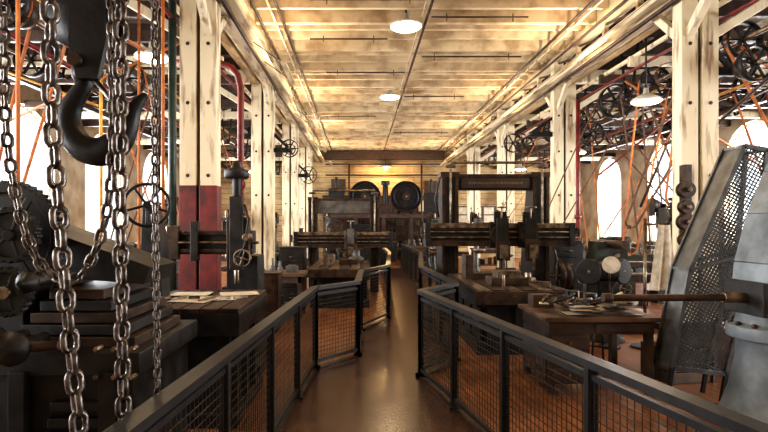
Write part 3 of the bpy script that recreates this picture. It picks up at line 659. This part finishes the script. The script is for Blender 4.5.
def guard():
    b=B('perforated_belt_guard')
    D=5.45
    P=[(744,146),(767,150),(758,250),(726,374),(672,368),(690,270)]
    V=[W(x,y,D) for x,y in P]; V2=[(v.x,v.z) for v in V]
    n=len(V)
    def clip(o,d):
        lo,hi=-1e9,1e9
        cx=sum(p[0] for p in V2)/n; cz=sum(p[1] for p in V2)/n
        for i in range(n):
            a=V2[i];c=V2[(i+1)%n]; nx,nz=(c[1]-a[1]),-(c[0]-a[0])
            if nx*(cx-a[0])+nz*(cz-a[1])>0: nx,nz=-nx,-nz
            den=nx*d[0]+nz*d[1]; num=nx*(a[0]-o[0])+nz*(a[1]-o[1])
            if abs(den)<1e-9:
                if num<0:return None
                continue
            t=num/den
            if den>0: hi=min(hi,t)
            else: lo=max(lo,t)
        return (lo,hi) if hi>lo else None
    for yy in(D,D+.30):
        for ang in(62,-28):
            d=(math.cos(math.radians(ang)),math.sin(math.radians(ang))); nn=(-d[1],d[0])
            for k in range(-80,80):
                o=(3.6+nn[0]*k*.036,1.4+nn[1]*k*.036); r=clip(o,d)
                if r: b.beam((o[0]+d[0]*r[0],yy,o[1]+d[1]*r[0]),(o[0]+d[0]*r[1],yy,o[1]+d[1]*r[1]),.013,.004,M_perf,up=(0,1,0))
        for i in range(n):
            a=V2[i];c=V2[(i+1)%n]; b.beam((a[0],yy,a[1]),(c[0],yy,c[1]),.045,.03,M_perf,up=(0,1,0))
        a=V2[5];c=V2[2]; b.beam((a[0],yy-.01,a[1]),(c[0],yy-.01,c[1]),.03,.02,M_perf,up=(0,1,0))
    for i in range(n): a=V2[i]; b.beam((a[0],D,a[1]),(a[0],D+.3,a[1]),.03,.03,M_perf)
    for i in(4,5):
        a=V2[i];c=V2[(i+1)%n]; b.prism([(a[0],D,a[1]),(c[0],D,c[1]),(c[0]+.005,D,c[1]),(a[0]+.005,D,a[1])],(0,.3,0),M_perf)
    for i in(3,4):
        a=V2[i]
        for yy in(D,D+.3): b.beam((a[0],yy,a[1]),(a[0]-.05,yy,0),.035,.035,M_black)
    b.done()
guard()
b=B('pulley_stack',bevel=.004)
b.bx(4.83,4.93,7.72,7.87,1.2,2.75,M_brown)
for i,y in enumerate((190,207,222,240,258)):
    p=W(684,y,7.7); R=.12 if i%2==0 else .10
    b.rev((p.x,7.6,p.z),(0,1,0),[(R,0),(R,.03),(R*.8,.04),(R*.8,.08),(R,.09),(R,.12)],M_brown,22); b.cyl((p.x,7.55,p.z),(p.x,7.6,p.z),R*.3,M_steel,12)
b.done()
b=B('hanging_canvas_apron')
vs=[];n=12
for j in range(8):
    for i in range(n+1):
        u=i/n; z=1.85-.95*j/7; x=4.42+(.14+.16*j/7)*(u-.5)*1.3; vs.append((x,7.55+.035*math.sin(u*14+j*.3)*(.3+j/7),z))
fs=[(j*(n+1)+i,j*(n+1)+i+1,(j+1)*(n+1)+i+1,(j+1)*(n+1)+i) for j in range(7) for i in range(n)]
b.add(vs,fs,M_cloth,True); b.cyl((4.42,7.56,1.84),(4.42,7.85,1.86),.012,M_steel,6); b.cyl((4.3,7.85,1.86),(4.62,7.85,1.86),.02,M_steel,6); b.cyl((4.3,7.85,0),(4.3,7.85,1.95),.025,M_steel,8); b.cyl((4.3,7.85,0),(4.3,7.85,.03),.2,M_mach,18)
b.done()
b=B('pedestal_grinder',bevel=.006); x,y=3.95,8.35
b.rev((x,y,0),(0,0,1),[(.28,0),(.26,.05),(.12,.2),(.1,.85),(.18,.95)],M_mach); b.cyl((x-.3,y,1.1),(x+.3,y,1.1),.04,M_steel); b.cyl((x-.15,y,1.1),(x+.15,y,1.1),.15,M_mach,22)
for s in(-1,1): b.rev((x+s*.27,y-.0,1.1),(s*.5,-.85,0),[(.19,-.03),(.21,0),(.19,.03)],M_mach,24)
b.done()
b=B('dial_lamp_reflector',bevel=0); p=W(611,265,7.6)
b.rev(p,(-.3,-1,.15),[(.03,-.14),(.07,-.1),(.12,0),(.125,.02),(.09,.005)],M_cloth,24); b.tube([p+Vector((0,.1,0)),p+Vector((.1,.25,-.1)),(p.x+.1,p.y+.25,.02)],.014,M_steel); b.cyl((p.x+.1,p.y+.25,0),(p.x+.1,p.y+.25,.03),.15,M_mach,18); b.done()

# ---------------------------------------------------------------- left foreground
b=B('planer_with_gear_drive',bevel=.008)
b.bx(-3.5,-1.42,3.25,4.3,0,1.0,M_mach); b.bx(-3.5,-1.36,3.2,4.35,0,.12,M_mach); b.bx(-3.5,-1.36,3.2,4.35,.92,1.06,M_mach)
for x in(-2.7,-2.15,-1.6): b.bx(x,x+.1,3.17,3.25,.1,.95,M_mach)
z=1.06
for k in range(5):
    b.bx(-2.25+.05*k,-1.45-.06*k,3.35+.02*k,4.2,z,z+.065,M_mach if k%2 else M_brown); z+=.075
b.bx(-3.5,-2.2,3.4,4.3,1.06,1.5,M_mach)
b.prism([(-3.4,3.6,1.5),(-2.3,3.6,1.5),(-1.5,3.6,1.44),(-1.45,3.6,1.56),(-2.3,3.6,1.86),(-3.4,3.6,1.9)],(0,.5,0),M_mach)
for k in range(6): b.bx(-2.0+.02*k,-1.38,3.19,3.25,.2+k*.1,.26+k*.1,M_black)
g=W(8,238,3.25); b.gear(g,(0,1,0),.36,.07,M_black,50,spokes=6,web=True); b.cyl(g+Vector((0,-.06,0)),g+Vector((0,.5,0)),.06,M_steel)
g2=W(12,235,3.12); b.gear(g2,(0,1,0),.17,.06,M_mach,24,web=True)
g3=W(8,292,3.1); b.gear(g3,(0,1,0),.15,.06,M_mach,24,web=True); b.cyl(g3+Vector((0,-.05,0)),g3+Vector((0,.4,0)),.04,M_steel)
for (px,py,R) in((14,348,.10),(30,282,.06),(-8,345,.12)):
    p=W(px,py,3.0); b.cyl(p,p+Vector((0,.3,0)),.035,M_mach); b.rev(p,(0,-1,0),[(R*.6,-.02),(R,0),(R,.04),(R*.5,.07),(R*.25,.1)],M_mach,20)
b.cyl(W(-20,350,3.02),W(60,345,3.02),.03,M_brown)
for i in range(6):
    p=W(95+(i%3)*18,350+28*(i//3),3.13); b.cyl(p,p+Vector((0,.08,0)),.018,M_steel,6)
b.done()
b=B('planer_table_bed',bevel=.006)
b.bx(-2.15,-1.08,4.65,6.05,.85,1.06,M_mach)
for k in range(6): b.bx(-2.14+k*.178,-1.99+k*.178+.01,4.65,6.05,1.06,1.1,M_brown)
b.bx(-2.05,-1.2,4.8,5.95,0,.85,M_mach); b.bx(-2.12,-1.12,4.72,6.0,0,.12,M_mach)
for y in(4.85,5.25,5.65): b.bx(-1.2,-1.14,y,y+.08,.1,.85,M_mach)
b.done()
b=B('drawing_sheets',bevel=0)
for i,(x,y,a) in enumerate(((-1.45,5.3,.1),(-1.65,5.15,-.25),(-1.3,5.6,.3),(-1.8,5.55,.05))):
    d=Vector((math.cos(a),math.sin(a),0)); c=Vector((x,y,1.104+i*.004)); b.beam(c-d*.2,c+d*.2,.3,.004,M_paper)
for i in range(6):
    x=-2.0+.15*i; b.beam((x,5.0+.08*(i%3),1.125),(x+.1,5.2+.1*(i%2),1.125),.02,.02,M_steel)
b.done()
b=B('machine_handwheel',bevel=.006); p=W(147,205,4.9)
b.wheel(p,(.35,-1,.1),.2,.016,M_black,5); b.cyl(p,p+Vector((-.12,.4,-.04)),.03,M_steel)
b.prism([(p.x-.28,p.y+.33,0),(p.x+.06,p.y+.33,0),(p.x+.0,p.y+.33,p.z-.35),(p.x-.08,p.y+.33,p.z+.02),(p.x-.18,p.y+.33,p.z+.02)],(0,.22,0),M_mach); b.bx(p.x-.32,p.x+.1,p.y+.28,p.y+.6,0,.15,M_mach); b.done()
b=B('slotting_machine',bevel=.008)
x=-1.52; y=6.6
b.prism([(x-.2,y+.1,0),(x-.2,y+.1,1.45),(x-.2,y+.55,1.45),(x-.2,y+.75,0)],(.4,0,0),M_mach)
b.bx(x-.3,x+.3,y-.25,y+.8,0,.14,M_mach)
b.bx(x-1.1,x+.16,y-.02,y+.2,1.48,1.78,M_mach)
for z in(1.5,1.72): b.bx(x-1.1,x+.16,y-.06,y-.02,z,z+.05,M_brown)
b.cyl((x-1.15,y-.08,1.63),(x+.25,y-.08,1.63),.018,M_steel)
b.bx(x-.14,x+.14,y-.14,y-.04,1.38,1.95,M_brown); b.bx(x-.08,x+.08,y-.24,y-.14,1.3,2.2,M_mach)
b.cyl((x,y-.19,2.2),(x,y-.19,2.5),.05,M_mach); b.rev((x,y-.19,2.42),(0,0,1),[(.13,0),(.15,.02),(.15,.1),(.06,.14),(.05,.22)],M_mach,22)
b.cyl((x+.13,y-.3,1.7),(x+.13,y-.06,1.7),.045,M_steel); b.wheel((x+.1,y-.33,1.45),(0,1,0),.1,.012,M_steel,4)
b.tube([(x+.1,y-.2,2.1),(x+.16,y-.25,1.9),(x+.12,y-.28,1.6),(x+.05,y-.3,1.45)],.018,M_black)
b.cyl((x,y-.19,1.12),(x,y-.19,1.3),.03,M_steel)
b.bx(x-.6,x-.5,y-.12,y-.02,1.4,1.9,M_mach); b.bx(x-.9,x-.75,y-.1,y-.02,1.42,1.84,M_brown)
b.done()
b=B('sprinkler_riser_pipe')
b.tube([(-1.95,8.5,0),(-1.95,8.5,4.1),(-2.0,8.5,4.3),(-2.1,8.5,4.42),(-2.3,8.5,4.5),(-3.0,8.5,4.5)],.055,M_redpipe,12); b.cyl((-1.95,8.5,2.0),(-1.95,8.5,2.12),.085,M_redpipe); b.wheel((-1.95,8.35,2.5),(0,1,0),.1,.014,M_redpipe,4); b.cyl((-1.95,8.35,2.5),(-1.95,8.5,2.5),.02,M_redpipe)
b.done()
b=B('sprinkler_riser_pipe'); b.tube([(5.28,12.6,0),(5.28,12.6,4.9)],.05,M_redpipe,12); b.cyl((5.28,12.6,2.0),(5.28,12.6,2.1),.08,M_redpipe); b.done()
b=B('drain_pipe'); b.tube([(-2.85,7.9,0),(-2.85,7.9,H-.02)],.06,M_green,12); b.tube([(-2.98,7.7,2.4),(-2.98,7.7,H-.02)],.03,M_pipe,8); b.done()
b=B('vertical_conduit_run')
for (px,d,m,r) in((18,5.0,M_belt,.02),(163,6.2,M_belt,.02),(101,9,M_yel,.03),(139,7.5,M_belt,.02)):
    x=(px-CX)/F*d; b.tube([(x,d,0),(x,d,H-.02)],r,m,8)
for (a,c,m) in(((-5.6,5,5.6),(-2.9,7,4.2),M_belt),((-6,6,4.4),(-2.9,7.8,5.4),M_redpipe),((-6.2,9,3.6),(-2.9,9,5.1),M_belt),((-8,9,5.2),(-4.5,9,3.9),M_yel)):
    b.tube([a,c],.025,m,6)
b.done()
b=B('diagonal_shifter_rods')
for (a,c,m) in(((5.5,8.4,5.2),(9,9,3.2),M_belt),((5.5,12,3.0),(8.4,12,5.3),M_redpipe),((6.9,6,5.5),(5.5,9,3.0),M_pipe),((9.5,9,5.4),(6.2,9,4.1),M_yel),((5.5,9.4,3.3),(9.2,9.4,5.3),M_pipe),((5.6,11,4.9),(8.5,11,3.1),M_belt),((5.5,10.2,2.2),(6.8,10.2,5.3),M_pipe)):
    b.tube([a,c],.025,m,6)
b.done()

# ---------------------------------------------------------------- chains, hook
def curve(pts,n=8):
    out=[]
    P=[pts[0]]+list(pts)+[pts[-1]]
    for i in range(1,len(P)-2):
        for k in range(n):
            t=k/n; p0,p1,p2,p3=[Vector(q) for q in P[i-1:i+3]]
            out.append(.5*((2*p1)+(-p0+p2)*t+(2*p0-5*p1+4*p2-p3)*t*t+(-p0+3*p1-3*p2+p3)*t**3))
    out.append(Vector(pts[-1])); return out
hd=2.4
b=B('chain_hoist_with_hook')
for px in(78,97): b.cyl(W(px,-5,hd),Vector((W(px,-5,hd).x,hd,H-.15)),.018,M_black,8)
c=W(88,25,hd); b.bx(c.x-.11,c.x+.11,hd-.14,hd+.14,H-.2,H-.15,M_black)
for s in(-1,1): b.rev((c.x,hd+s*.045,W(0,22,hd).z),(0,s,0),[(.14,0),(.15,.01),(.15,.025),(.05,.03)],M_black,26)
b.rev((c.x,hd-.04,W(0,22,hd).z),(0,1,0),[(.13,0),(.10,.04),(.13,.08)],M_brown,26)
for dy in(-.085,.055):
    b.prism([W(70,-10,hd+dy),W(104,-10,hd+dy),W(106,40,hd+dy),W(97,78,hd+dy),W(76,78,hd+dy),W(68,40,hd+dy)],(0,.03,0),M_black)
b.cyl(W(86,66,hd)-Vector((0,.11,0)),W(86,66,hd)+Vector((0,.11,0)),.03,M_brown)
b.rev(W(86,82,hd),(0,0,1),[(.05,0),(.06,.02),(.06,.06),(.035,.08)],M_black,18)
hp=curve([W(86,70,hd),W(85,84,hd),W(77,97,hd),W(70,112,hd),W(71,131,hd),W(82,147,hd),W(100,152,hd),W(117,144,hd),W(127,128,hd),W(133,112,hd),W(141,99,hd),W(147,94,hd)],5)
n=len(hp); R=[]
for i in range(n):
    t=i/(n-1); R.append(.032+.036*math.sin(min(1,t*1.25)*math.pi*.62)**1.5 if t<.62 else max(.008,.066*(1-(t-.62)/.38*.88)))
b.tube(hp,R,M_black,14)
b.tube([W(95,80,hd-.04),W(112,100,hd-.04),W(128,112,hd-.04)],.012,M_chain)
b.done()
d1=1.95
b=B('hanging_lifting_chain')
top=W(50,0,d1)
b.chain([(top.x,d1,H-.15),W(50,0,d1),W(52,120,d1),W(62,250,d1),W(70,340,d1),W(80,432,d1),W(84,520,d1),W(86,640,d1)],.105,.072,.0125,M_chain)
b.done()
b=B('hanging_lifting_chain')
d2=2.15; top=W(121,0,d2); b.chain([(top.x,d2,H-.15),W(121,0,d2),W(120,200,d2),W(124,432,d2),W(125,640,d2)],.105,.072,.0125,M_chain); b.done()
b=B('hanging_lifting_chain')
d3=2.5; top=W(155,0,d3); b.chain([(top.x,d3,H-.15),W(155,0,d3),W(155,200,d3),W(158,400,d3)],.062,.042,.007,M_chain); b.done()
b=B('slack_sling_chain')
d4=2.2
b.chain([(W(4,0,d4).x,d4,H-.15)]+curve([W(4,0,d4),W(5,110,d4),W(13,180,d4),W(28,240,d4),W(50,275,d4),W(78,278,d4),W(98,245,d4),W(110,190,d4),W(113,110,d4),W(112,0,d4)],6)+[(W(112,0,d4).x,d4,H-.15)],.075,.052,.009,M_chain); b.done()
b=B('hoist_mount_beam',bevel=.01); b.bx(-2.1,-.5,1.85,2.6,H-.15,H-.01,M_dwood); b.done()

# ---------------------------------------------------------------- camera
cam=bpy.data.cameras.new('camera'); cam.lens=F/768*36; cam.sensor_width=36; cam.sensor_fit='HORIZONTAL'
cam.shift_x=(384-CX)/768; cam.shift_y=(CY-216)/768; cam.clip_start=.05
co=bpy.data.objects.new('camera',cam); scene.collection.objects.link(co); co.location=(0,0,EYE); co.rotation_euler=(math.pi/2,0,0); scene.camera=co
